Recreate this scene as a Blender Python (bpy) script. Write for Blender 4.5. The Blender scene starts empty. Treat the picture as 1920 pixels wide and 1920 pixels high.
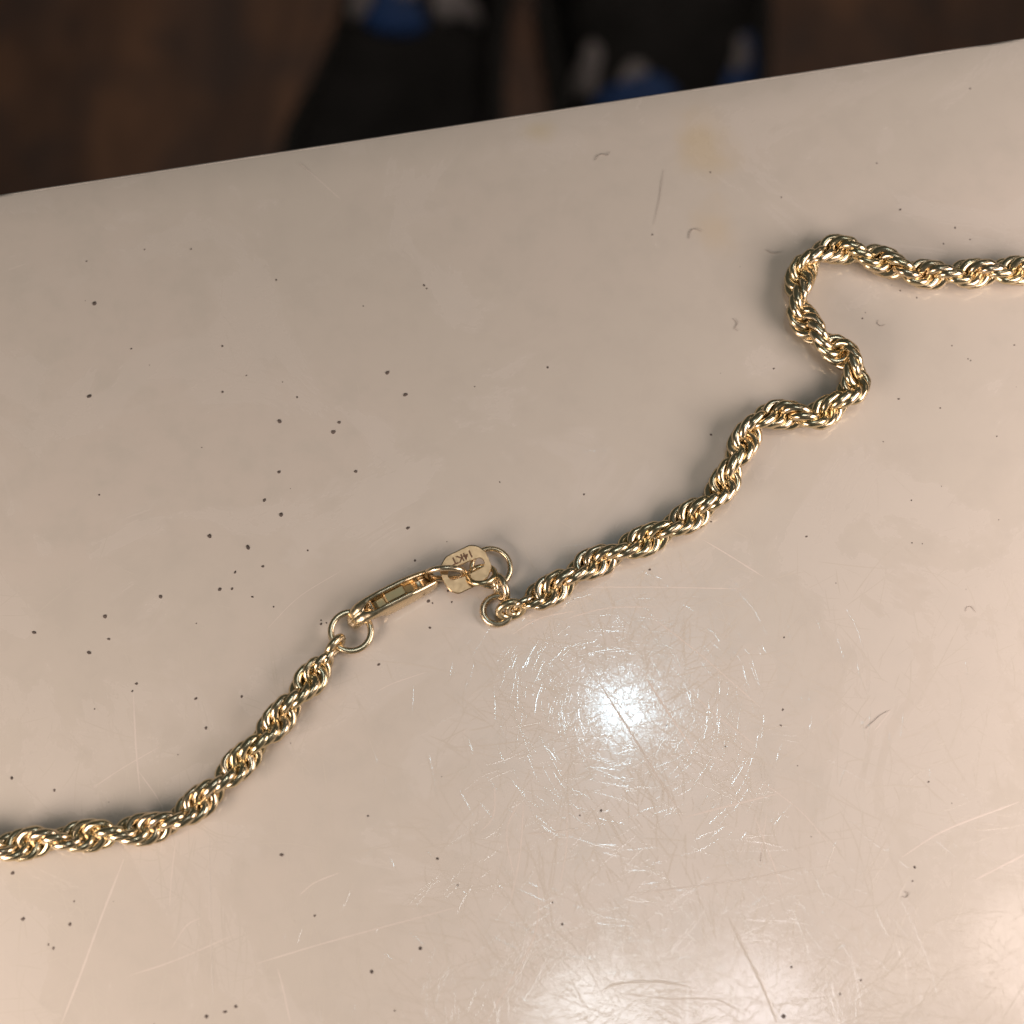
import bpy, bmesh, math, random
import numpy as np
from mathutils import Vector, Matrix
R = math.radians
random.seed(11); rng = np.random.default_rng(5)
scene = bpy.context.scene
col = scene.collection

# ------------------------------------------------------------------ camera
FOV, TILT, DIST = R(30), R(18), 0.19
cam_d = bpy.data.cameras.new("camera"); cam = bpy.data.objects.new("camera", cam_d); col.objects.link(cam)
CAM = Vector((0, -DIST*math.sin(TILT), DIST*math.cos(TILT)))
cam.location = CAM; cam.rotation_euler = (TILT, 0, 0)
cam_d.sensor_width = 36; cam_d.sensor_height = 36; cam_d.sensor_fit = 'HORIZONTAL'
cam_d.lens = 18/math.tan(FOV/2)
cam_d.clip_start = 0.005; cam_d.clip_end = 50
cam_d.dof.use_dof = True; cam_d.dof.focus_distance = 0.189; cam_d.dof.aperture_fstop = 23
scene.camera = cam
U = 2*DIST*math.tan(FOV/2)/1920          # one photograph pixel, in metres, at the picture's centre

def px(x, y, z=0.0):
    """the point at height z (metres) over the counter that the photograph shows at pixel x, y"""
    t = math.tan(FOV/2)
    d = Vector(((x-960)/960*t, -(y-960)/960*t, -1))
    d.rotate(cam.rotation_euler)
    return CAM + d*((z-CAM.z)/d.z)

def mirror_of(x, y, H):
    """where a lamp H metres over the counter hangs to be mirrored at pixel x, y"""
    p = px(x, y); d = p-CAM; d.z = -d.z
    return p + d*(H/d.z)

# ------------------------------------------------------------------ world and lamps
w = bpy.data.worlds.new("World"); scene.world = w; w.use_nodes = True
bg = w.node_tree.nodes["Background"]
bg.inputs[0].default_value = (0.49, 0.54, 0.46, 1); bg.inputs[1].default_value = 0.10

def lamp(name, loc, target, size, power, color, shape='DISK', size_y=None):
    l = bpy.data.lights.new(name, 'AREA'); l.shape = shape; l.size = size
    if size_y: l.size_y = size_y
    l.energy = power; l.color = color
    o = bpy.data.objects.new(name, l); col.objects.link(o); o.location = loc
    o.rotation_euler = (Vector(target)-Vector(loc)).to_track_quat('-Z', 'Y').to_euler()
    return o
O = Vector((0, 0, 0))
H = 1.7
lamp("ceiling_spot", mirror_of(1166, 1328, H), O, 0.042, 0.62, (0.58, 0.84, 1.0))
lamp("ceiling_spot", mirror_of(1130, 1922, H), O, 0.120, 0.65, (0.90, 0.96, 1.0))
lamp("ceiling_spot", mirror_of(1428, 1925, H), O, 0.120, 0.6, (0.98, 0.95, 1.0))
lamp("ceiling_spot", mirror_of(1925, 1780, H), O, 0.110, 0.30, (1.0, 0.82, 0.74))
lamp("ceiling_spot", mirror_of(1690, 1870, H), O, 0.100, 0.07, (1.0, 0.85, 0.72))
lamp("added_side_fill", (-0.112, -0.105, 0.076), (-0.060, -0.055, 0), 0.085, 0.226, (1.0, 0.805, 0.715), 'RECTANGLE', 0.07)  # added close light: brightens the lower left, falls off toward the top
lamp("added_side_fill", (0.128, -0.026, 0.070), (0.080, 0.0, 0), 0.095, 0.200, (1.0, 0.815, 0.755), 'RECTANGLE', 0.08)  # its added partner, brightening the right side of the counter
lamp("added_far_fill", (0.9, 1.4, 1.75), (0, 0.2, -0.3), 0.5, 0.8, (1.0, 0.80, 0.64), 'RECTANGLE', 0.3)  # unseen light, added for reflections in the gold and for the floor
fd = lamp("added_floor_fill", (0.05, 0.95, 1.7), (0.0, 0.72, -0.72), 0.16, 0.44, (1.0, 0.82, 0.66)); fd.data.spread = R(34)  # added narrow light: lifts the floor without reaching the counter

scene.view_settings.view_transform = 'Standard'; scene.view_settings.look = 'None'
scene.view_settings.exposure = 0.0; scene.view_settings.gamma = 1.0
scene.cycles.use_denoising = True
scene.cycles.max_bounces = 10
scene.cycles.sample_clamp_indirect = 6.0

# ------------------------------------------------------------------ materials
def new_mat(name):
    m = bpy.data.materials.new(name); m.use_nodes = True
    return m, m.node_tree, m.node_tree.nodes["Principled BSDF"]
def N(nt, t, **kw):
    n = nt.nodes.new(t)
    for k, v in kw.items(): setattr(n, k, v)
    return n
def noise(nt, vec, scale, detail=3, rough=0.5, dist=0.0):
    n = N(nt, 'ShaderNodeTexNoise'); n.inputs['Scale'].default_value = scale
    n.inputs['Detail'].default_value = detail; n.inputs['Roughness'].default_value = rough
    n.inputs['Distortion'].default_value = dist
    nt.links.new(vec, n.inputs['Vector']); return n.outputs['Fac']
def ramp(nt, fac, p0, c0, p1, c1):
    r = N(nt, 'ShaderNodeValToRGB'); e = r.color_ramp.elements
    r.color_ramp.interpolation = 'EASE'; e[0].position = p0; e[0].color = c0; e[1].position = p1; e[1].color = c1
    nt.links.new(fac, r.inputs[0]); return r.outputs[0]
def mix(nt, fac, a, b, mode='MIX'):
    m = N(nt, 'ShaderNodeMix', data_type='RGBA', blend_type=mode)
    for s, v in ((m.inputs[0], fac), (m.inputs[6], a), (m.inputs[7], b)):
        if hasattr(v, 'links'): nt.links.new(v, s)
        else: s.default_value = v
    return m.outputs[2]
def mathn(nt, op, a, b=None):
    m = N(nt, 'ShaderNodeMath', operation=op)
    for s, v in zip(m.inputs, (a, b)):
        if v is None: continue
        if hasattr(v, 'links'): nt.links.new(v, s)
        else: s.default_value = v
    return m.outputs[0]
def g(v): return (v, v, v, 1)

def counter_material():
    m, nt, b = new_mat("worn_cream_laminate")
    tc = N(nt, 'ShaderNodeTexCoord').outputs['Object']
    base = mix(nt, ramp(nt, noise(nt, tc, 22, 3, .5, .6), .36, g(0), .64, g(1)), (0.610, 0.568, 0.490, 1), (0.630, 0.576, 0.500, 1))
    base = mix(nt, ramp(nt, noise(nt, tc, 260, 4, .6), .40, g(0), .75, g(1)), base, (0.590, 0.548, 0.474, 1))
    film = ramp(nt, noise(nt, tc, 48, 6, .62, 1.6), .50, g(0), .56, g(1))
    base = mix(nt, mathn(nt, 'MULTIPLY', film, .5), base, (0.645, 0.598, 0.525, 1))
    # yellow stains soaked into the laminate, each with its own ragged outline
    def stain(colr, cx, cy, rx, ry, amount, prev):
        mp = N(nt, 'ShaderNodeMapping', vector_type='POINT')
        p = px(cx, cy)
        mp.inputs['Scale'].default_value = (1/(rx*U), 1/(ry*U), 0)
        mp.inputs['Location'].default_value = (-p.x/(rx*U), -p.y/(ry*U), 0)
        nt.links.new(tc, mp.inputs[0])
        ln = N(nt, 'ShaderNodeVectorMath', operation='LENGTH'); nt.links.new(mp.outputs[0], ln.inputs[0])
        d = mathn(nt, 'ADD', ln.outputs['Value'], mathn(nt, 'MULTIPLY', mathn(nt, 'SUBTRACT', noise(nt, tc, 170, 4), .5), 1.5))
        f = ramp(nt, d, 0.0, g(amount), 1.3, g(0))
        return mix(nt, f, prev, colr)
    base = stain((0.60, 0.485, 0.28, 1), 1318, 265, 85, 130, .48, base)
    base = stain((0.60, 0.47, 0.27, 1), 1345, 430, 60, 90, .30, base)
    base = stain((0.56, 0.47, 0.25, 1), 1010, 245, 50, 40, .35, base)
    nt.links.new(base, b.inputs['Base Color'])
    # wear: patches polished or dulled by hands and tools
    wear = noise(nt, tc, 75, 5, .62, 1.2)
    rr = N(nt, 'ShaderNodeMapRange'); rr.inputs[1].default_value = .3; rr.inputs[2].default_value = .7
    rr.inputs[3].default_value = .17; rr.inputs[4].default_value = .25
    nt.links.new(wear, rr.inputs[0]); nt.links.new(mathn(nt, 'ADD', rr.outputs[0], mathn(nt, 'MULTIPLY', film, .07)), b.inputs['Roughness'])
    b.inputs['IOR'].default_value = 1.5
    b.inputs['Coat Weight'].default_value = 0.5; b.inputs['Coat Roughness'].default_value = 0.06
    # hair-fine scuffs in eight directions + slight orange peel
    h = None
    for k in range(12):
        mp = N(nt, 'ShaderNodeMapping', vector_type='TEXTURE')
        mp.inputs['Rotation'].default_value = (0, 0, R(k*15+7+9*math.sin(k*5.1))); mp.inputs['Location'].default_value = (k*.137, k*.061, 0)
        mp.inputs['Scale'].default_value = (1/(2300+90*k), 1/(120+9*k), 1)
        dn = N(nt, 'ShaderNodeTexNoise'); dn.inputs['Scale'].default_value = 120; nt.links.new(tc, dn.inputs['Vector'])
        dv = N(nt, 'ShaderNodeVectorMath', operation='SCALE'); dv.inputs['Scale'].default_value = 0.0011
        nt.links.new(dn.outputs['Color'], dv.inputs[0])
        ad = N(nt, 'ShaderNodeVectorMath', operation='ADD'); nt.links.new(tc, ad.inputs[0]); nt.links.new(dv.outputs[0], ad.inputs[1])
        nt.links.new(ad.outputs[0], mp.inputs[0])
        v = N(nt, 'ShaderNodeTexVoronoi', feature='F1'); v.voronoi_dimensions = '2D'; v.inputs['Scale'].default_value = 1
        nt.links.new(mp.outputs[0], v.inputs['Vector'])
        ln = ramp(nt, v.outputs['Distance'], 0.02, g(1), 0.14, g(0))
        h = ln if h is None else mathn(nt, 'MAXIMUM', h, ln)
    mask = ramp(nt, noise(nt, tc, 55, 3, .6), .36, g(.35), .62, g(1))
    h = mathn(nt, 'MULTIPLY', h, mask)
    h = mathn(nt, 'ADD', mathn(nt, 'MULTIPLY', h, 0.05), mathn(nt, 'MULTIPLY', noise(nt, tc, 700, 3, .55), 0.06))
    h = mathn(nt, 'ADD', h, mathn(nt, 'MULTIPLY', noise(nt, tc, 180, 2, .5), 0.35))
    bp = N(nt, 'ShaderNodeBump'); bp.inputs['Distance'].default_value = 0.00003; bp.inputs['Strength'].default_value = 0.42
    nt.links.new(h, bp.inputs['Height'])
    nt.links.new(bp.outputs[0], b.inputs['Normal']); nt.links.new(bp.outputs[0], b.inputs['Coat Normal'])
    return m

def gold_material(name, c, rough, bump=0.25):
    m, nt, b = new_mat(name)
    tc = N(nt, 'ShaderNodeTexCoord').outputs['Object']
    oi = N(nt, 'ShaderNodeObjectInfo').outputs['Random']
    colr = mix(nt, oi, (*c, 1), (c[0]*.93, c[1]*.95, c[2]*.86, 1))
    nt.links.new(colr, b.inputs['Base Color'])
    b.inputs['Metallic'].default_value = 1
    rr = N(nt, 'ShaderNodeMapRange'); rr.inputs[3].default_value = rough*.7; rr.inputs[4].default_value = rough*1.5
    nt.links.new(noise(nt, tc, 2500, 3), rr.inputs[0]); nt.links.new(rr.outputs[0], b.inputs['Roughness'])
    bp = N(nt, 'ShaderNodeBump'); bp.inputs['Distance'].default_value = 0.00002; bp.inputs['Strength'].default_value = bump
    nt.links.new(noise(nt, tc, 3200, 2), bp.inputs['Height']); nt.links.new(bp.outputs[0], b.inputs['Normal'])
    return m

def plain(name, c, rough=.6, var=0.25, scale=60, bump=0.0, bscale=400, spec=.5):
    m, nt, b = new_mat(name)
    tc = N(nt, 'ShaderNodeTexCoord').outputs['Object']
    f = ramp(nt, noise(nt, tc, scale, 4), .3, g(0), .7, g(1))
    nt.links.new(mix(nt, f, (*[v*(1-var) for v in c], 1), (*[min(1, v*(1+var)) for v in c], 1)), b.inputs['Base Color'])
    b.inputs['Roughness'].default_value = rough; b.inputs['Specular IOR Level'].default_value = spec
    if bump:
        bp = N(nt, 'ShaderNodeBump'); bp.inputs['Distance'].default_value = 0.0005; bp.inputs['Strength'].default_value = bump
        nt.links.new(noise(nt, tc, bscale, 2), bp.inputs['Height']); nt.links.new(bp.outputs[0], b.inputs['Normal'])
    return m

def floor_material():
    m, nt, b = new_mat("dark_wood_floor")
    tc = N(nt, 'ShaderNodeTexCoord').outputs['Object']
    mp = N(nt, 'ShaderNodeMapping'); mp.inputs['Rotation'].default_value = (0, 0, R(-14)); mp.inputs['Scale'].default_value = (9, 2.2, 1)
    nt.links.new(tc, mp.inputs[0])
    grain = noise(nt, mp.outputs[0], 3.2, 5, .6, .8)
    c = ramp(nt, grain, .30, (0.075, 0.038, 0.026, 1), .72, (0.19, 0.092, 0.052, 1))
    blot = ramp(nt, noise(nt, tc, 21, 3, .6), .35, g(0), .6, g(1))
    c = mix(nt, blot, mix(nt, .65, c, (0.060, 0.038, 0.034, 1)), c)
    nt.links.new(c, b.inputs['Base Color']); b.inputs['Roughness'].default_value = .5
    b.inputs['Specular IOR Level'].default_value = .25
    return m

M_counter = counter_material()
M_gloss = plain("polished_scratch", (0.61, 0.568, 0.49), .07, .02)
M_pale = plain("scratched_laminate", (0.69, 0.625, 0.55), .40, .04)
M_edge = plain("edge_laminate", (0.68, 0.62, 0.54), .45, .06, 400)
M_gold = gold_material("yellow_gold", (0.77, 0.63, 0.435), 0.20)
M_gold2 = gold_material("pale_gold", (0.76, 0.62, 0.425), 0.24)
M_tag = gold_material("brushed_gold", (0.60, 0.43, 0.245), 0.31, 0.05)
M_stamp_shade = plain("engraved_shadow", (0.16, 0.085, 0.045), .6, .1)  # shade inside the stamped letters, put in as a dark colour
M_speck = plain("dark_grit", (0.11, 0.088, 0.074), .8, .3)
M_lint = plain("lint", (0.36, 0.31, 0.27), .9, .2)
M_floor = floor_material()
M_black = plain("black_shoe_canvas", (0.019, 0.017, 0.017), .85, .3, 40, .3, spec=.15)
M_sole = plain("black_rubber", (0.015, 0.014, 0.014), .7, .2, spec=.2)
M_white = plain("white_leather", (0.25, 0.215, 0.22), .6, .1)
M_blue = plain("blue_fabric", (0.010, 0.045, 0.17), .7, .2)
M_cab = plain("cabinet_board", (0.20, 0.16, 0.12), .6, .1)

# ------------------------------------------------------------------ builders
def link_obj(name, mesh, mat=None, parent=None, smooth=True):
    o = bpy.data.objects.new(name, mesh); col.objects.link(o)
    if mat and not mesh.materials: mesh.materials.append(mat)
    if smooth:
        mesh.polygons.foreach_set('use_smooth', [True]*len(mesh.polygons))
    if parent: o.parent = parent
    return o
def mesh_of(name, verts, faces):
    me = bpy.data.meshes.new(name); me.from_pydata([tuple(v) for v in verts], [], faces); me.validate(); me.update()
    bm = bmesh.new(); bm.from_mesh(me); bmesh.ops.recalc_face_normals(bm, faces=bm.faces); bm.to_mesh(me); bm.free()
    return me
def empty(name, loc=(0, 0, 0)):
    o = bpy.data.objects.new(name, None); col.objects.link(o); o.location = loc; o.empty_display_size = .01
    return o
def tag(o, label=None, cat=None, group=None, kind=None):
    for k, v in (('label', label), ('category', cat), ('group', group), ('kind', kind)):
        if v: o[k] = v
    return o
def torus(name, a, b, r, nu=40, nv=12, clamp=None, flat=None):
    """oval ring in the local xy plane: half axes a, b, wire radius r; flat: top and bottom worn to that height"""
    V, F = [], []
    for i in range(nu):
        t = 2*math.pi*i/nu
        c = Vector((a*math.cos(t), b*math.sin(t), 0)); rad = Vector((b*math.cos(t), a*math.sin(t), 0)).normalized()
        for j in range(nv):
            q = 2*math.pi*j/nv
            v = c + rad*(r*math.cos(q)) + Vector((0, 0, r*math.sin(q)))
            if flat: v.z = max(-flat, min(flat, v.z))
            V.append(v)
    for i in range(nu):
        for j in range(nv):
            F.append((i*nv+j, ((i+1) % nu)*nv+j, ((i+1) % nu)*nv+(j+1) % nv, i*nv+(j+1) % nv))
    return mesh_of(name, V, F)
def tube(name, pts, rads, nv=8):
    V, F = [], []; n = len(pts)
    for i, p in enumerate(pts):
        t = (pts[min(i+1, n-1)]-pts[max(i-1, 0)]).normalized()
        s = t.cross(Vector((0, 0, 1)))
        if s.length < 1e-4: s = t.cross(Vector((0, 1, 0)))
        s.normalize(); u = s.cross(t)
        for j in range(nv):
            q = 2*math.pi*j/nv
            V.append(p + s*(rads[i]*math.cos(q)) + u*(rads[i]*math.sin(q)))
    for i in range(n-1):
        for j in range(nv):
            F.append((i*nv+j, i*nv+(j+1) % nv, (i+1)*nv+(j+1) % nv, (i+1)*nv+j))
    F.append(tuple(range(nv))); F.append(tuple(range((n-1)*nv, n*nv)))
    return mesh_of(name, V, F)
def spline(pts, n):
    """Catmull-Rom through pts, resampled to n evenly spaced points"""
    P = [Vector(p) for p in pts]; P = [P[0]*2-P[1]] + P + [P[-1]*2-P[-2]]
    out = []
    for i in range(1, len(P)-2):
        for k in range(24):
            t = k/24; a, b, c, d = P[i-1], P[i], P[i+1], P[i+2]
            out.append(.5*((2*b)+(c-a)*t+(2*a-5*b+4*c-d)*t*t+(3*b-a-3*c+d)*t**3))
    out.append(P[-2])
    L = [0]
    for a, b in zip(out, out[1:]): L.append(L[-1]+(b-a).length)
    res, j = [], 0
    for k in range(n):
        s = L[-1]*k/(n-1)
        while j < len(L)-2 and L[j+1] < s: j += 1
        f = (s-L[j])/max(1e-12, L[j+1]-L[j]); res.append(out[j].lerp(out[j+1], min(1, f)))
    return res, L[-1]
def box_mesh(name, lo, hi, bev=0.0):
    bm = bmesh.new(); bmesh.ops.create_cube(bm, size=1)
    for v in bm.verts: v.co = Vector([lo[i] + (v.co[i]+.5)*(hi[i]-lo[i]) for i in range(3)])
    if bev: bmesh.ops.bevel(bm, geom=bm.edges[:], offset=bev, segments=2, affect='EDGES')
    me = bpy.data.meshes.new(name); bm.to_mesh(me); bm.free(); return me

# ------------------------------------------------------------------ floor
FZ = -0.72
fl = link_obj("floor", mesh_of("floor", [(-6, -6, FZ), (6, -6, FZ), (6, 6, FZ), (-6, 6, FZ)], [(0, 1, 2, 3)]), M_floor, smooth=False)
tag(fl, "dark brown wooden floor far below the counter edge", kind='structure')

# ------------------------------------------------------------------ counter
E0, E1 = px(0, 366), px(1920, 73)
ed = (E1-E0).normalized(); inw = Vector((ed.y, -ed.x, 0))        # inw points from the edge back over the counter
if inw.y > 0: inw = -inw
mid = (E0+E1)/2
counter = empty("counter", (0, 0, 0))
tag(counter, "worn cream laminate counter with scratches, grit and yellow stains", "counter")
prof = []                                                     # (distance in from the edge, z)
TH = 0.028
prof.append((0.00035, -TH))
for k in range(7):                                            # small round-over at the lip
    a = math.pi/2*k/6
    prof.append((0.00035-0.00035*math.sin(math.pi/2) + 0.00035*(1-math.cos(a)) if False else 0.00045*(1-math.sin(a)), 0))
prof = [(0.0, -TH), (0.0, -0.0010)]
rr_ = 0.00010; zc = -0.00022
for k in range(1, 7):
    a = math.pi/2*k/6
    prof.append((rr_*(1-math.cos(a)), zc - rr_*(1-math.sin(a))))
SO = 0.0042
for k in range(1, 9):
    s = rr_ + (SO-rr_)*k/8
    prof.append((s, zc*(1-(s-rr_)/(SO-rr_))**2))
prof += [(0.10, 0.0), (0.62, 0.0), (0.62, -TH)]
V, F = [], []
xs = np.linspace(-0.5, 0.55, 40)
for x in xs:
    # the lip is slightly uneven along its length, as a hand-trimmed edge is
    for (s, z) in prof:
        V.append(mid + ed*float(x) + inw*s + Vector((0, 0, z)))
n = len(prof)
for i in range(len(xs)-1):
    for j in range(n):
        F.append((i*n+j, i*n+(j+1) % n, (i+1)*n+(j+1) % n, (i+1)*n+j))
F.append(tuple(range(n))); F.append(tuple((len(xs)-1)*n+k for k in range(n)))
wt = link_obj("worktop", mesh_of("worktop", V, F), M_counter, counter)
# flat shading on the long flat faces keeps the top even
for p in wt.data.polygons:
    if abs(p.normal.z) > .99999 or abs(p.normal.z) < .01: p.use_smooth = False
# glued edge strip, its upper rim standing a hair proud: the pale line along the lip
V, F = [], []; xs2 = np.linspace(-0.5, 0.55, 300)
for i, x in enumerate(xs2):
    jit = -0.00004*random.random() - (0.00015 if random.random() < .04 else 0)
    for (s, z) in ((-0.00026, -TH+.001), (-0.00026, -0.00060), (-0.00022, -0.00030+jit), (-0.00012, -0.00026+jit), (-0.00001, -0.00026), (-0.00002, -TH+.001)):
        V.append(mid + ed*float(x) + inw*s + Vector((0, 0, z)))
for i in range(len(xs2)-1):
    for j in range(6):
        F.append((i*6+j, i*6+(j+1) % 6, (i+1)*6+(j+1) % 6, (i+1)*6+j))
link_obj("edge_strip", mesh_of("edge_strip", V, F), M_edge, counter)
a0 = mid + inw*0.30
bm_ = box_mesh("cabinet", (-0.45, -0.28, FZ+0.002), (0.5, 0.0, -TH-0.001), 0.002)
cab = link_obj("cabinet", bm_, M_cab, counter, smooth=False)
cab.location = a0; cab.rotation_euler = (0, 0, math.atan2(ed.y, ed.x))

# scratches: raised burrs along real score lines
V, F = [], []
def scratch(pts, wpx, slope=.22, n=None):
    global V, F
    P = [px(*p) for p in pts]
    if n is None: n = max(6, int((P[-1]-P[0]).length/U/9))
    C, L = spline(P, n)
    b0 = len(V)
    for i, c in enumerate(C):
        t = (C[min(i+1, n-1)]-C[max(0, i-1)]).normalized(); s = Vector((-t.y, t.x, 0))
        k = i/(n-1); env = min(1, 6*k, 6*(1-k))**.6*(0.75+.5*random.random())
        wd = .5*wpx*U*max(.12, env)
        for f, z in ((-1, 0), (-.35, .75), (.35, .75), (1, 0)):
            V.append(c + s*(f*wd) + Vector((0, 0, 2e-6 + z*slope*wd)))
    for i in range(n-1):
        for j in range(3):
            F.append((b0+i*4+j, b0+i*4+j+1, b0+(i+1)*4+j+1, b0+(i+1)*4+j))
named = [([(1318, 1012), (1370, 1043), (1432, 1082)], 3), ([(1090, 1101), (1240, 1101), (1390, 1104)], 2.5),
 ([(1125, 1283), (1190, 1385), (1240, 1468), (1282, 1532)], 4.2), ([(1205, 1260), (1262, 1350), (1305, 1412)], 4),
 ([(1210, 1148), (1310, 1225), (1428, 1328)], 2.5), ([(1366, 1720), (1400, 1790), (1430, 1850), (1460, 1925)], 5),
 ([(1126, 1858), (1150, 1846), (1200, 1840), (1250, 1842), (1296, 1850)], 5), ([(1160, 1862), (1250, 1872), (1345, 1875), (1400, 1905)], 3),
 ([(234, 1606), (190, 1720), (150, 1830), (114, 1922)], 4), ([(391, 1547), (394, 1700), (399, 1885)], 3.5),
 ([(250, 1300), (255, 1400), (263, 1490)], 3), ([(1281, 1533), (1370, 1510), (1465, 1486)], 4), ([(985, 1563), (1040, 1560), (1090, 1552)], 3.5),
 ([(1187, 1676), (1300, 1662), (1400, 1648), (1512, 1626)], 3.5), ([(1690, 1608), (1771, 1557), (1912, 1503)], 4), ([(1828, 1650), (1870, 1628), (1925, 1600)], 4),
 ([(300, 1600), (306, 1520), (256, 1440)], 2.4), ([(330, 1575), (322, 1640), (318, 1700)], 2.4), ([(965, 1650), (950, 1560), (975, 1500)], 3),
 ([(955, 1700), (975, 1600), (982, 1500)], 3), ([(900, 1560), (925, 1530), (928, 1470)], 3), ([(1050, 1660), (1062, 1590), (1063, 1520)], 2.5),
 ([(520, 1815), (530, 1850), (545, 1920)], 3), ([(240, 1830), (330, 1800), (445, 1750)], 2.6), ([(470, 1810), (620, 1765), (860, 1700)], 2.6),
 ([(320, 1780), (350, 1735), (380, 1720)], 2.6), ([(170, 1480), (230, 1440), (300, 1400)], 2), ([(560, 1680), (590, 1655), (640, 1635)], 2.4),
 ([(1010, 1640), (1000, 1760), (905, 1925)], 3), ([(1410, 1520), (1450, 1620), (1470, 1680)], 2.6), ([(1430, 1550), (1425, 1620), (1440, 1500)], 2),
 ([(700, 1300), (740, 1280), (800, 1260)], 2), ([(960, 1190), (1010, 1160), (1080, 1145)], 2.6), ([(1060, 1160), (1140, 1140), (1230, 1138)], 2.6),
 ([(655, 1085+90), (720, 1150), (810, 1105)], 2.2), ([(560, 250+55), (590, 330), (640, 375)], 2), ([(500, 1180), (560, 1120), (640, 1070)], 1.6),
 ([(1420, 1400), (1330, 1330), (1290, 1290)], 2), ([(1560, 1590), (1500, 1520), (1420, 1460)], 2.2), ([(1640, 1350+20), (1660, 1345), (1672, 1330)], 3)]
DEEP = (2, 5, 6, 7, 9, 12, 13)
for i_, (p, wd) in enumerate(named):
    if i_ not in DEEP: scratch(p, wd*.8, .12)
so0 = link_obj("pale_scratch", mesh_of("pale_scratch", V, F), M_pale, counter); so0["kind"] = "stuff"
V, F = [], []
def rand_scratch(cx, cy, Lp, wd, ang=None):
    a = random.uniform(0, math.pi) if ang is None else ang
    b = random.gauss(0, .07)*Lp
    dx, dy = math.cos(a), math.sin(a)
    scratch([(cx-dx*Lp/2, cy-dy*Lp/2), (cx-dy*b*.5, cy+dx*b*.5), (cx+dx*Lp/2, cy+dy*Lp/2)], wd, slope=random.uniform(.02, .085))
for k in range(2600):
    y = 1960 - abs(random.gauss(0, 480)); x = random.uniform(-20, 1940)
    if y < 1000: continue
    if x < 800 and random.random() < .45: continue
    rand_scratch(x, y, random.choice((25, 35, 50, 60, 90, 140))*random.uniform(.6, 1.3), random.choice((1.0, 1.3, 1.7, 2.2)))
for k in range(1100):
    rand_scratch(random.gauss(1180, 170), random.gauss(1340, 150), random.uniform(18, 90), random.choice((1.0, 1.4, 2.1)))
for k in range(700):
    rand_scratch(random.gauss(1280, 260), random.gauss(1880, 90), random.uniform(25, 130), random.choice((1.0, 1.4, 2.1)))
for k in range(70):
    rand_scratch(random.uniform(150, 620), random.uniform(1250, 1900), random.uniform(40, 200), random.choice((1.4, 2.0, 2.4)), math.pi/2+random.gauss(0, .15))
for k in range(120):
    rand_scratch(random.uniform(0, 1920), random.uniform(450, 1100), random.uniform(20, 70), random.choice((.8, 1.1)))
so = link_obj("scratch_marks", mesh_of("scratch_marks", V, F), M_gloss, counter)
V, F = [], []
for i_ in DEEP: scratch(named[i_][0], named[i_][1]*.9, .30)
so2 = link_obj("deep_scratch", mesh_of("deep_scratch", V, F), M_counter, counter); so2["kind"] = "stuff"
so["kind"] = "stuff"

# grit: dark flattened specks stuck to the laminate
SP = [(177,569,5),(167,743,5),(417,735,3),(524,790,5),(636,792,4),(625,810,5),(726,699,5),(760,740,5),(523,885,4),(667,884,4),(496,938,4),(527,965,5),
(393,1005,5),(465,1026,5),(765,990,4),(493,1062,3.4),(441,1073,3.2),(412,1105,4.2),(435,1104,3),(301,1119,4.3),(473,1119,2.6),(197,1156,4.6),(64,1186,4.3),
(204,1198,3.2),(167,1224,4.6),(256,1282,3.3),(248,1296,2.6),(602,1170,3),(602,1163,2),(612,1168,2),(710,1246,3.2),(186,928,2.4),(246,654,2.2),(417,649,2.5),(462,704,2),
(557,745,2.6),(778,1051,3),(513,1138,2),(577,1032,2.2),(803,1127,3.8),(806,1177,3),(847,1129,3),(811,1131,2),(840,1108,4),(1791,427,3),(1819,449,2.6),(1769,457,2.4),(1332,323,3),(1223,440,3),
(1644,306,2.4),(1465,370,2.4),(1688,393,3.4),(1688,545,2.4),(1719,558,2.6),(1617,597,2.8),(1819,166,3),(1027,689,3.4),(1127,1520,4),(1087,1529,2.4),(1468,1330,3),
(1464,1360,3),(1484,1813,3.4),(1469,1906,6),(1575,1864,3),(1614,1838,3),(1715,1626,3.6),(1711,1652,2.6),(1054,1733,3.4),(24,1637,4),(43,1723,4.2),(131,1733,3.8),
(100,1778,3),(91,1771,2.2),(528,1603,4.2),(788,1778,3.6),(697,1822,3.8),(387,1906,4),(422,1897,3.6),(442,1887,3.8),(22,1459,3.6),(102,1482,3),(367,1310,3.6),(453,1306,3),(386,1365,3.4),
(1512,1006,3),(1333,978,3),(1218,1068,3.4),(1095,927,3),(937,904,2.2),(890,725,2),(1333,815,3.2),(1451,691,3),(1763,765,2.4),(1785,648,2.2),(1820,676,2.2),(1685,748,3),(1656,828,2),(1902,647,2.4),
(1815,673,2.2),(1869,818,2.2),(1709,938,2.4),(1710,1018,2.2),(1467,1332,2),(1741,1466,2.6),(1360,1400,2.2),(1250,1360,2),(820,1610,3),(858,1660,2.6),(1036,1692,2.4),(690,1530,2.2),(139,1690,2),(590,1717,2.4),(740,1895,2),(1470,1195,2.4),(358,467,2.2),(271,468,2),(162,490,2.2),(518,525,2.4),(795,535,2.6),(800,541,2)]
for k in range(30): SP.append((random.uniform(0, 1920), random.uniform(480, 1920), random.uniform(.9, 1.7)))
V, F = [], []
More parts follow.
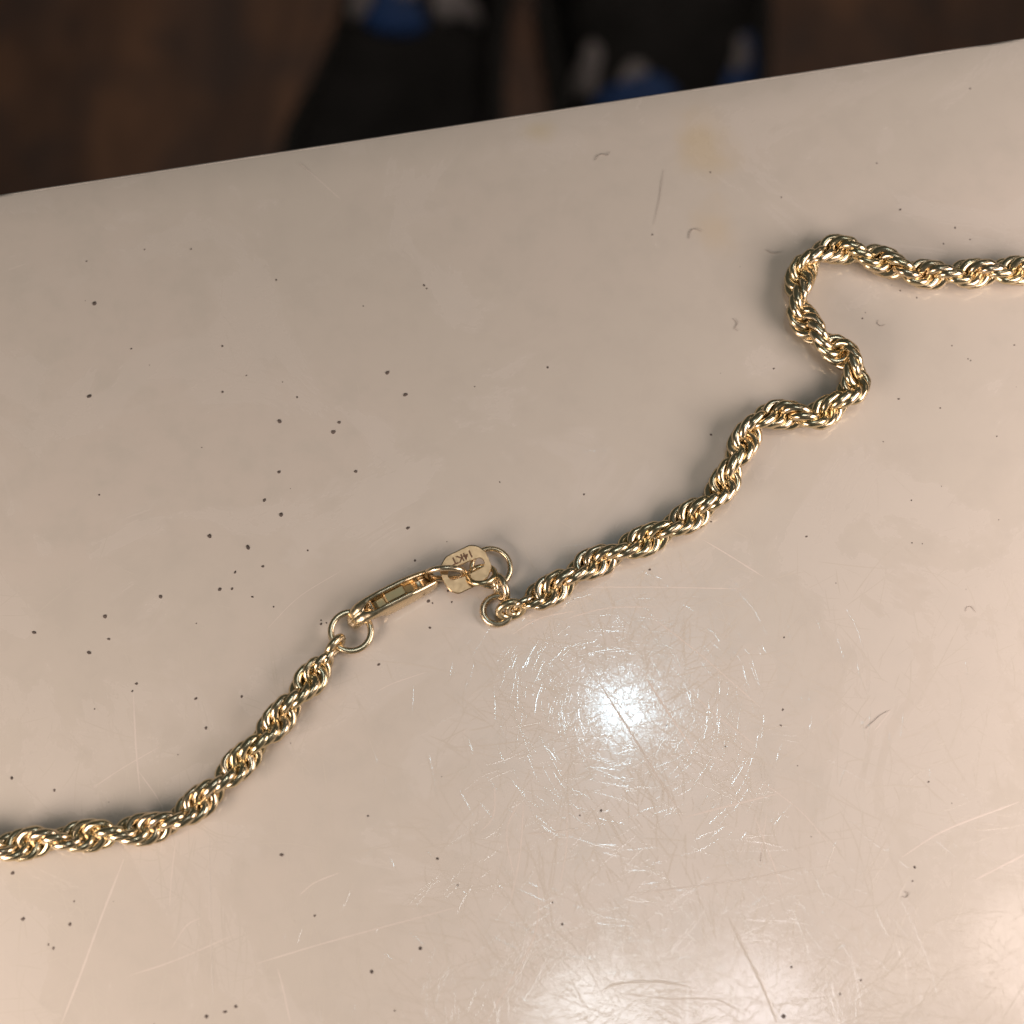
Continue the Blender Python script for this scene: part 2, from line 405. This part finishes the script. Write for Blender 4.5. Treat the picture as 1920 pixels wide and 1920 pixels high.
for (x, y, r) in SP:
    c = px(x, y); b0 = len(V); nn = 8; r *= U*(.85 if x < 830 else .68)
    rot = random.random()*6; st = random.uniform(.8, 1.2)
    rs = [r*random.uniform(.82, 1.15) for _ in range(nn)]
    for ring, (f, z) in enumerate(((1, 4e-6), (.75, .28*r), (.35, .42*r))):
        for j in range(nn):
            a = 2*math.pi*j/nn
            q = Vector((rs[j]*f*st*math.cos(a), rs[j]*f/st*math.sin(a), 0)); q.rotate(Matrix.Rotation(rot, 3, 'Z'))
            V.append(c+q+Vector((0, 0, z)))
    for ring in range(2):
        for j in range(nn): F.append((b0+ring*nn+j, b0+ring*nn+(j+1) % nn, b0+(ring+1)*nn+(j+1) % nn, b0+(ring+1)*nn+j))
    F.append(tuple(b0+2*nn+j for j in range(nn)))
gr = link_obj("grit", mesh_of("grit", V, F), M_speck)
tag(gr, "dark specks of grit scattered over the cream counter", kind='stuff')

# ------------------------------------------------------------------ sneakers on the floor
def sneaker(name, widths, shifts=(0,)*13):
    root = empty(name)
    # stations along the foot: y (toe at 0, heel at .29), half width, height, lateral shift
    ys_ = (-.006, .002, .015, .04, .075, .11, .14, .17, .20, .23, .26, .283, .292)
    ST = [(y, hw*1e-3, h, sx) for y, hw, h, sx in zip(ys_, widths, (.020, .034, .046, .056, .063, .074, .088, .098, .103, .104, .102, .096, .085), shifts)]
    def loft(prof_fn, nm, mat, k=22):
        V, F = [], []
        for (y, hw, h, sx) in ST:
            for j in range(k):
                V.append(prof_fn(y, hw, h, sx, j/(k-1)))
        for i in range(len(ST)-1):
            for j in range(k-1): F.append((i*k+j, i*k+j+1, (i+1)*k+j+1, (i+1)*k+j))
        F.append(tuple(range(k))); F.append(tuple((len(ST)-1)*k+j for j in range(k)))
        return link_obj(nm, mesh_of(nm, V, F), mat, root)
    def up(y, hw, h, sx, t):
        a = math.pi*(1-t); c, s = math.cos(a), math.sin(a)
        X = hw*math.copysign(abs(c)**.72, c); Z = .018+(h-.018)*abs(s)**.62
        if y > .15 and abs(X) < hw*.62: Z = .045 + .0*abs(X)       # the foot opening
        return Vector((sx+X, y, Z))
    loft(up, "upper", M_black)
    V, F = [], []
    pts = [(sx+(hw+.004), y) for (y, hw, h, sx) in ST] + [(sx-(hw+.004), y) for (y, hw, h, sx) in reversed(ST)]
    m = len(pts)
    for z, e in ((0.0, 0), (.006, .002), (.024, .001), (.026, -.004)):
        for (x, y) in pts: V.append(Vector((x + math.copysign(e, x), y, z)))
    for r_ in range(3):
        for j in range(m): F.append((r_*m+j, r_*m+(j+1) % m, (r_+1)*m+(j+1) % m, (r_+1)*m+j))
    F.append(tuple(range(m))); F.append(tuple(3*m+j for j in range(m)))
    link_obj("sole", mesh_of("sole", V, F), M_sole, root, smooth=False)
    def surf(x, y):                                                # height of the upper at x, y
        ys = [s[0] for s in ST]
        hw = np.interp(y, ys, [s[1] for s in ST]); h = np.interp(y, ys, [s[2] for s in ST]); sx = np.interp(y, ys, [s[3] for s in ST])
        q = min(.999, abs(x-sx)/hw); c = q**(1/.72)
        return .018+(h-.018)*max(0, 1-c*c)**.31
    def patch(nm, mat, outline, thick=.004):
        cx = sum(p[0] for p in outline)/len(outline); cy = sum(p[1] for p in outline)/len(outline)
        V, F = [], []; m = len(outline)
        for f, dz in ((1, -.003), (1, thick*.6), (.88, thick), (.5, thick), (0.15, thick)):
            for (x, y) in outline:
                X, Y = cx+(x-cx)*f, cy+(y-cy)*f; V.append(Vector((X, Y, surf(X, Y)+dz)))
        for r_ in range(4):
            for j in range(m): F.append((r_*m+j, r_*m+(j+1) % m, (r_+1)*m+(j+1) % m, (r_+1)*m+j))
        F.append(tuple(4*m+j for j in range(m)))
        return link_obj(nm, mesh_of(nm, V, F), mat, root)
    def ell(cx, cy, a, b, rot=0, n=16):
        return [(cx+q*(a*math.cos(t)*math.cos(rot)-b*math.sin(t)*math.sin(rot)), cy+q*(a*math.cos(t)*math.sin(rot)+b*math.sin(t)*math.cos(rot))) for t, q in [(2*math.pi*i/n, 1+.28*math.sin(2*math.pi*i/n*2+cx*300)+.18*math.sin(2*math.pi*i/n*3+cy*500)) for i in range(n)]]
    return root, patch, ell

s1, patch, ell = sneaker("sneaker", (10, 26, 40, 49, 49, 42, 37, 37, 38, 38, 37, 29, 16), (-.004, -.004, -.004, -.004, -.003, 0, .001, 0, 0, 0, 0, 0, 0))
patch("tongue", M_blue, ell(-.006, .119, .018, .011))
patch("side_panel", M_white, ell(-.026, .130, .009, .013, .3))
patch("lace", M_white, ell(.001, .129, .010, .008, .1))
patch("side_panel", M_white, ell(.022, .126, .010, .009, -.3))
p = px(757, 30, FZ+.075)
ang1 = R(188)
def place(root, target, local, ang):
    root.rotation_euler = (0, 0, ang)
    q = Matrix.Rotation(ang, 3, 'Z') @ Vector(local)
    root.location = (target.x-q.x, target.y-q.y, FZ)
tag(s1, "black sneaker with white laces above a blue tongue, its toe turned toward the counter edge", "sneaker", "pair of black sneakers on the floor")
place(s1, p, (-.002, .118, 0), R(-8))
s2, patch, ell = sneaker("sneaker", (10, 26, 39, 46, 48, 49, 52, 55, 55, 54, 50, 40, 20))
patch("tongue", M_blue, ell(-.016, .083, .017, .011))
patch("side_panel", M_white, ell(-.040, .100, .007, .012, .35))
patch("lace", M_white, ell(-.018, .093, .006, .006))
patch("side_panel", M_blue, ell(.038, .094, .010, .018, -.25))
patch("stripe", M_white, ell(.037, .103, .005, .008, -.25), .006)
tag(s2, "black sneaker with a blue side panel, toe hidden under the counter edge beside its mate", "sneaker", "pair of black sneakers on the floor")
place(s2, px(1255, 130, FZ+.07), (0, .094, 0), R(2))

# ------------------------------------------------------------------ the necklace
necklace = empty("gold_necklace")
tag(necklace, "yellow gold rope chain necklace with clasp and stamped tag lying across the cream counter", "necklace")
KT, WR, NL, RT, RD, PF = 0.5, 8.0, 5.5, 24.5, 23.6, 1.11
def link_mesh(k, Rd=RD, Rt=RT, r=WR, Rc=29.3):
    V, F = [], []; nu, nv = 36, 12
    for i in range(nu):
        a = 2*math.pi*i/nu
        c = Vector((Rd*math.cos(a), -KT*.5*math.sin(2*a), Rt*math.sin(a)))
        tg = Vector((-Rd*math.sin(a), -KT*math.cos(2*a), Rt*math.cos(a))).normalized()
        rad = Vector((Rt*math.cos(a), 0, Rd*math.sin(a))); rad = (rad - tg*rad.dot(tg)).normalized(); nrm = tg.cross(rad)
        for j in range(nv):
            q = 2*math.pi*j/nv
            v = c + rad*(r*math.cos(q)) + nrm*(r*math.sin(q))
            rho = math.hypot(v.x, v.y)
            if rho > Rc:
                f = (Rc + .12*(rho-Rc))/rho; v.x *= f; v.y *= f
            V.append(v*U)
    for i in range(nu):
        for j in range(nv):
            F.append((i*nv+j, ((i+1) % nu)*nv+j, ((i+1) % nu)*nv+(j+1) % nv, i*nv+(j+1) % nv))
    me = mesh_of("chain_link", V, F); me.materials.append(M_gold)
    me.polygons.foreach_set('use_smooth', [True]*len(me.polygons))
    return me
LM = [link_mesh(0), link_mesh(1, RD+.3, RT-.5, WR-.3, 28.9), link_mesh(2, RD-.5, RT+.5, WR+.3, 29.6)]
CZ = 30.0*U
def chain(pts, pitch_fn, theta0, taper0=0, taper1=0):
    C, L = spline([px(x, y, CZ) for x, y in pts], 4000)
    s, th, k = 0.0, theta0, 0
    spots = []
    while s < L:
        spots.append((s, th)); pt = pitch_fn(s/L)*U*PF
        s += pt; th += R(180/NL)
    for i, (s, th) in enumerate(spots):
        j = int(s/L*3999); c = C[j]
        T = (C[min(3999, j+60)]-C[max(0, j-60)]).normalized()
        Nn = Vector((0, 0, 1)).cross(T); th += random.gauss(0, R(3.5))
        d = Nn*math.cos(th) + Vector((0, 0, 1))*math.sin(th); e = T.cross(d)
        o = bpy.data.objects.new("chain_link", LM[random.randrange(3)]); col.objects.link(o); o.parent = necklace
        sc = 1.0
        if taper0 and i < taper0: sc = .62+.38*i/taper0
        if taper1 and len(spots)-1-i < taper1: sc = .62+.38*(len(spots)-1-i)/taper1
        jit = Vector((random.gauss(0, .6), random.gauss(0, .6), random.gauss(0, .6)))*U
        zz = c.z*(1 if sc > .99 else .55+.45*sc)
        o.matrix_local = Matrix(((d.x*sc, e.x*sc, T.x*sc, c.x+jit.x), (d.y*sc, e.y*sc, T.y*sc, c.y+jit.y), (d.z*sc, e.z*sc, T.z*sc, zz+jit.z), (0, 0, 0, 1)))
left = [(-60,1592),(22,1587),(103,1573),(210,1562),(317,1543),(400,1481),(468,1411),(525,1346),(580,1276),(612,1237),(624,1219)]
right = [(966,1138),(1013,1117),(1065,1087),(1096,1064),(1148,1042),(1190,1021),(1239,1000),(1284,974),(1331,944),(1357,909),(1377,870),(1393,834),(1416,796),(1452,778),(1491,780),(1530,781),
 (1564,761),(1597,734),(1604,701),(1591,671),(1557,649),(1521,616),(1503,589),(1498,556),(1500,520),(1524,486),(1563,468),(1609,476),(1645,486),(1678,499),(1721,513),(1763,515),(1805,514),(1853,510),(1899,508),(1975,506)]
chain(left, lambda f: 17.6-1.6*f, R(20), taper1=3)
chain(right, lambda f: 16.2 if f < .3 else 14.6, R(60), taper0=3)

def ring(name, cx, cy, z, a, b, r, yaw=0, tiltx=0, roll=0, mat=M_gold2, flat=None):
    """yaw: direction of the ring's x axis in the picture; tiltx: turn about that axis"""
    o = link_obj(name, torus(name, a*U, b*U, r*U, 44, 12, flat=flat and flat*U), mat, necklace)
    o.matrix_local = Matrix.Translation(px(cx, cy, z*U)) @ Matrix.Rotation(R(yaw), 4, 'Z') @ Matrix.Rotation(R(tiltx), 4, 'X') @ Matrix.Rotation(R(roll), 4, 'Y')
    return o
ring("jump_ring", 658, 1184, 20, 36.5, 36, 5.9, 0, 4, 3, flat=4.6)
ring("end_loop", 628, 1211, 24, 19, 17, 7.5, 52, 84)
ring("connector_ring", 836, 1075, 38, 34, 24, 5.6, 2, 82)
ring("jump_ring", 921, 1064, 15, 36, 36, 5.0, 30, 6, 6)
ring("jump_ring", 903, 1078, 33, 25, 24, 5.2, 25, -34, 8)
ring("connector_ring", 939, 1102, 28, 23, 20, 6.4, -68, 70)
ring("jump_ring", 933, 1144, 10, 27, 26, 6.2, 10, 6, -5, flat=5.2)
ring("end_loop", 958, 1143, 24, 22, 18, 7.5, 12, 60)

# clasp
ca, cb = Vector((654, 1163)), Vector((815, 1078))
A0, A1 = px(ca.x, ca.y, 34*U), px(cb.x, cb.y, 34*U)
ax = (A1-A0); ax.z = 0; CL = ax.length; ax.normalize(); lat = Vector((-ax.y, ax.x, 0))
clasp = empty("lobster_clasp", (A0.x, A0.y, 0)); clasp.parent = necklace
def cpt(u, v, z): return ax*(u*CL) + lat*(v*U) + Vector((0, 0, z*U))
def itp(x, xs, ys): return float(np.interp(x, xs, ys))
V, F = [], []; NS = 44; K = 16
for i in range(NS):
    u = -.02 + 1.02*i/(NS-1); uu = max(0, min(1, u))
    wd = itp(u, [-.02, .0, .05, .12, .25, .45, .65, .82, .94, 1], [4, 12, 17.5, 20, 21.5, 22, 22, 21, 19, 16.5])
    zt = itp(u, [-.02, 0, .05, .12, .22, .4, .7, .9, 1], [14, 24, 37, 47, 53, 56, 52, 42, 34])
    zb = itp(u, [-.02, 0, .05, .10, .2, .32, .38, .9, 1], [8, 6, 8, 26, 32, 28, 6, 6, 12])
    zb = min(zb, zt-5)
    wi = itp(u, [.0, .17, .24, .30, .8, .86, 1], [.6, .6, 6, 8.6, 8.6, 8.2, 8])
    zf = itp(u, [0, .17, .22, .30, .80, .84, .92, 1], [zt-1, zt-1, zt-14, zt-22, zt-22, zt-20, zt-24, zt-26])
    zf = max(zf, zb+2); rb = max(1.0, (wd-wi)*.28)
    sec = [(-wd+1.5, zb), (-wd, zb+3), (-wd, (zt+zb)/2), (-wd+.7, zt-5), (-wd+rb+1, zt-.6), (-wi-rb, zt), (-wi-.8, zt-2.2), (-wi, zf+1), (-wi+.6, zf)]
    sec = sec + [(-a, b) for a, b in reversed(sec)]
    K = len(sec)
    for (v, z) in sec: V.append(cpt(u, v, z))
for i in range(NS-1):
    for j in range(K): F.append((i*K+j, i*K+(j+1) % K, (i+1)*K+(j+1) % K, (i+1)*K+j))
F.append(tuple(range(K))); F.append(tuple((NS-1)*K+j for j in range(K)))
cbody = link_obj("clasp_body", mesh_of("clasp_body", V, F), M_gold2, clasp)
cbody.modifiers.new("subsurf", 'SUBSURF').render_levels = 1; cbody.modifiers[0].levels = 1
# lever inside the channel: a stepped bar with a brushed thumb piece
V, F = [], []
LV = [(.25, 5, 37), (.30, 7.5, 41), (.33, 8.3, 42), (.335, 8.3, 37), (.42, 8.3, 36), (.425, 8.6, 46), (.44, 8.6, 47.5), (.64, 8.6, 46.5), (.655, 8.6, 45), (.66, 8.6, 36), (.74, 8.4, 33), (.78, 7.6, 29), (.80, 6, 24)]
for (u, hw, z) in LV:
    for (v, zz) in ((-hw, 22), (-hw, z-1.2), (-hw+1.2, z), (hw-1.2, z), (hw, z-1.2), (hw, 22)): V.append(cpt(u, v, zz))
for i in range(len(LV)-1):
    for j in range(6): F.append((i*6+j, i*6+(j+1) % 6, (i+1)*6+(j+1) % 6, (i+1)*6+j))
F.append(tuple(range(6))); F.append(tuple((len(LV)-1)*6+j for j in range(6)))
link_obj("lever", mesh_of("lever", V, F), M_tag, clasp, smooth=False)
link_obj("gate", tube("gate", [cpt(.0, 0, 7), cpt(.1, 0, 5.5), cpt(.25, 0, 5.5), cpt(.45, 0, 8)], [5*U]*4, 10), M_gold2, clasp)
link_obj("pivot_pin", tube("pivot_pin", [cpt(.27, -17, 45), cpt(.27, -10, 45), cpt(.27, 10, 45), cpt(.27, 17, 45)], [3.2*U]*4, 12), M_gold, clasp)

# hallmark tag: a small octagonal plate with a long slot, stamped upside down to the camera
TA = R(25)
outer = [(-34.7,-27),(-22,-36),(27.4,-38),(41,-30),(49,-14),(48.8,15),(35,31),(9.4,36),(-29,37),(-41,26),(-45,5),(-43,-16)]
def ray_poly(poly, a):
    dx, dy = math.cos(a), math.sin(a); best = 0
    for (x0, y0), (x1, y1) in zip(poly, poly[1:]+poly[:1]):
        ex, ey = x1-x0, y1-y0; den = dx*ey-dy*ex
        if abs(den) < 1e-9: continue
        t = (x0*ey-y0*ex)/den; s = (x0*dy-y0*dx)/den
        if t > 0 and -1e-6 <= s <= 1+1e-6: best = max(best, t)
    return best
def stadium(a, hl=36, hw=10, ox=3, n=24):
    pts = [(ox+hl-hw+hw*math.cos(t), hw*math.sin(t)) for t in np.linspace(-math.pi/2, math.pi/2, n)] + [(ox-hl+hw+hw*math.cos(t), hw*math.sin(t)) for t in np.linspace(math.pi/2, 3*math.pi/2, n)]
    return pts
NA = 72; V, F = [], []
st_ = stadium(0)
th_ = 3.0
loops = []
for f, z in ((0, -th_), (0, th_-1.2), (.06, th_), (.94, th_), (1, th_-1.0), (1, -th_)):
    loops.append((f, z))
for f, z in loops:
    for i in range(NA):
        a = 2*math.pi*i/NA
        # soften corners: average neighbouring directions
        ro = sum(ray_poly(outer, a+da)*wt_ for da, wt_ in ((-.07, .25), (0, .5), (.07, .25))); ri = ray_poly(st_, a)
        r_ = ro + (ri-ro)*f
        X, Y = r_*math.cos(a), r_*math.sin(a)
        V.append(Vector((X*U, -Y*U, z*U)))       # picture y runs down
nl = len(loops)
for k in range(nl):
    for i in range(NA):
        F.append((k*NA+i, k*NA+(i+1) % NA, ((k+1) % nl)*NA+(i+1) % NA, ((k+1) % nl)*NA+i))
htag = link_obj("hallmark_tag", mesh_of("hallmark_tag", V, F), M_tag, necklace, smooth=False)
htag["label"] = "small gold plate stamped 14KT"
htag.matrix_local = Matrix.Translation(px(871, 1068, 33*U)) @ Matrix.Rotation(TA, 4, 'Z') @ Matrix.Rotation(R(11), 4, 'X') @ Matrix.Rotation(R(1), 4, 'Y')
fc = bpy.data.curves.new("stamp", 'FONT'); fc.body = "14KT"; fc.align_x = 'CENTER'; fc.align_y = 'CENTER'
fc.size = 19*U; fc.extrude = .25*U; fc.offset = .5*U; fc.space_character = 1.0
fo = bpy.data.objects.new("stamp", fc); col.objects.link(fo)
dg = bpy.context.evaluated_depsgraph_get(); dg.update()
tm = bpy.data.meshes.new_from_object(fo.evaluated_get(dg)); bpy.data.objects.remove(fo)
tx = link_obj("lettering", tm, None, htag, smooth=False); tm.materials.clear(); tm.materials.append(M_stamp_shade)
tx.matrix_local = Matrix.Translation((5*U, 22.5*U, (th_+.1)*U)) @ Matrix.Rotation(math.pi, 4, 'Z')

# ------------------------------------------------------------------ lint
def lint(pts, label, r=.8):
    r *= .68
    C, L = spline([px(x, y, (r+1.0)*U) for x, y in pts], 24)
    o = link_obj("lint_fibre", tube("lint_fibre", C, [r*U*(.5+.5*math.sin(math.pi*min(1, (i+1)/24*1.05))) for i in range(24)], 6), M_lint)
    tag(o, label, "lint", "lint fibres on the counter")
lint([(1116, 301), (1121, 292), (1131, 289), (1139, 291), (1143, 284)], "wavy dark lint fibre nearest the counter edge, between the two yellow stains", .9)
lint([(1245, 318), (1240, 345), (1236, 375), (1226, 420)], "long thin straight fibre below the big yellow stain, to its left", .5)
lint([(1292, 448), (1293, 436), (1302, 429), (1316, 434)], "hooked lint fibre left of the chain's upper bend, under the yellow stain", .9)
lint([(1435, 468), (1447, 474), (1457, 474), (1465, 473)], "short lint fibre lying just left of the chain's upper bend", .8)
lint([(1374, 597), (1382, 606), (1378, 616), (1384, 620)], "crooked lint fibre in the open counter left of the chain's hairpin", .8)
lint([(1647, 600), (1646, 607), (1653, 611), (1661, 608)], "small hooked fibre enclosed between the hairpin bends and the straight upper chain", .7)
lint([(1811, 1146), (1814, 1138), (1822, 1138), (1830, 1148)], "small arched fibre on bare counter near the right border", .7)
lint([(1623, 1366), (1640, 1350), (1652, 1340), (1669, 1331)], "straight faint fibre on bare counter, well right of the bluish lamp reflection", .7)
lint([(1692, 1680), (1700, 1682), (1703, 1675), (1696, 1671)], "tiny looped fibre above the pinkish lamp reflections in the bottom corner", .8)
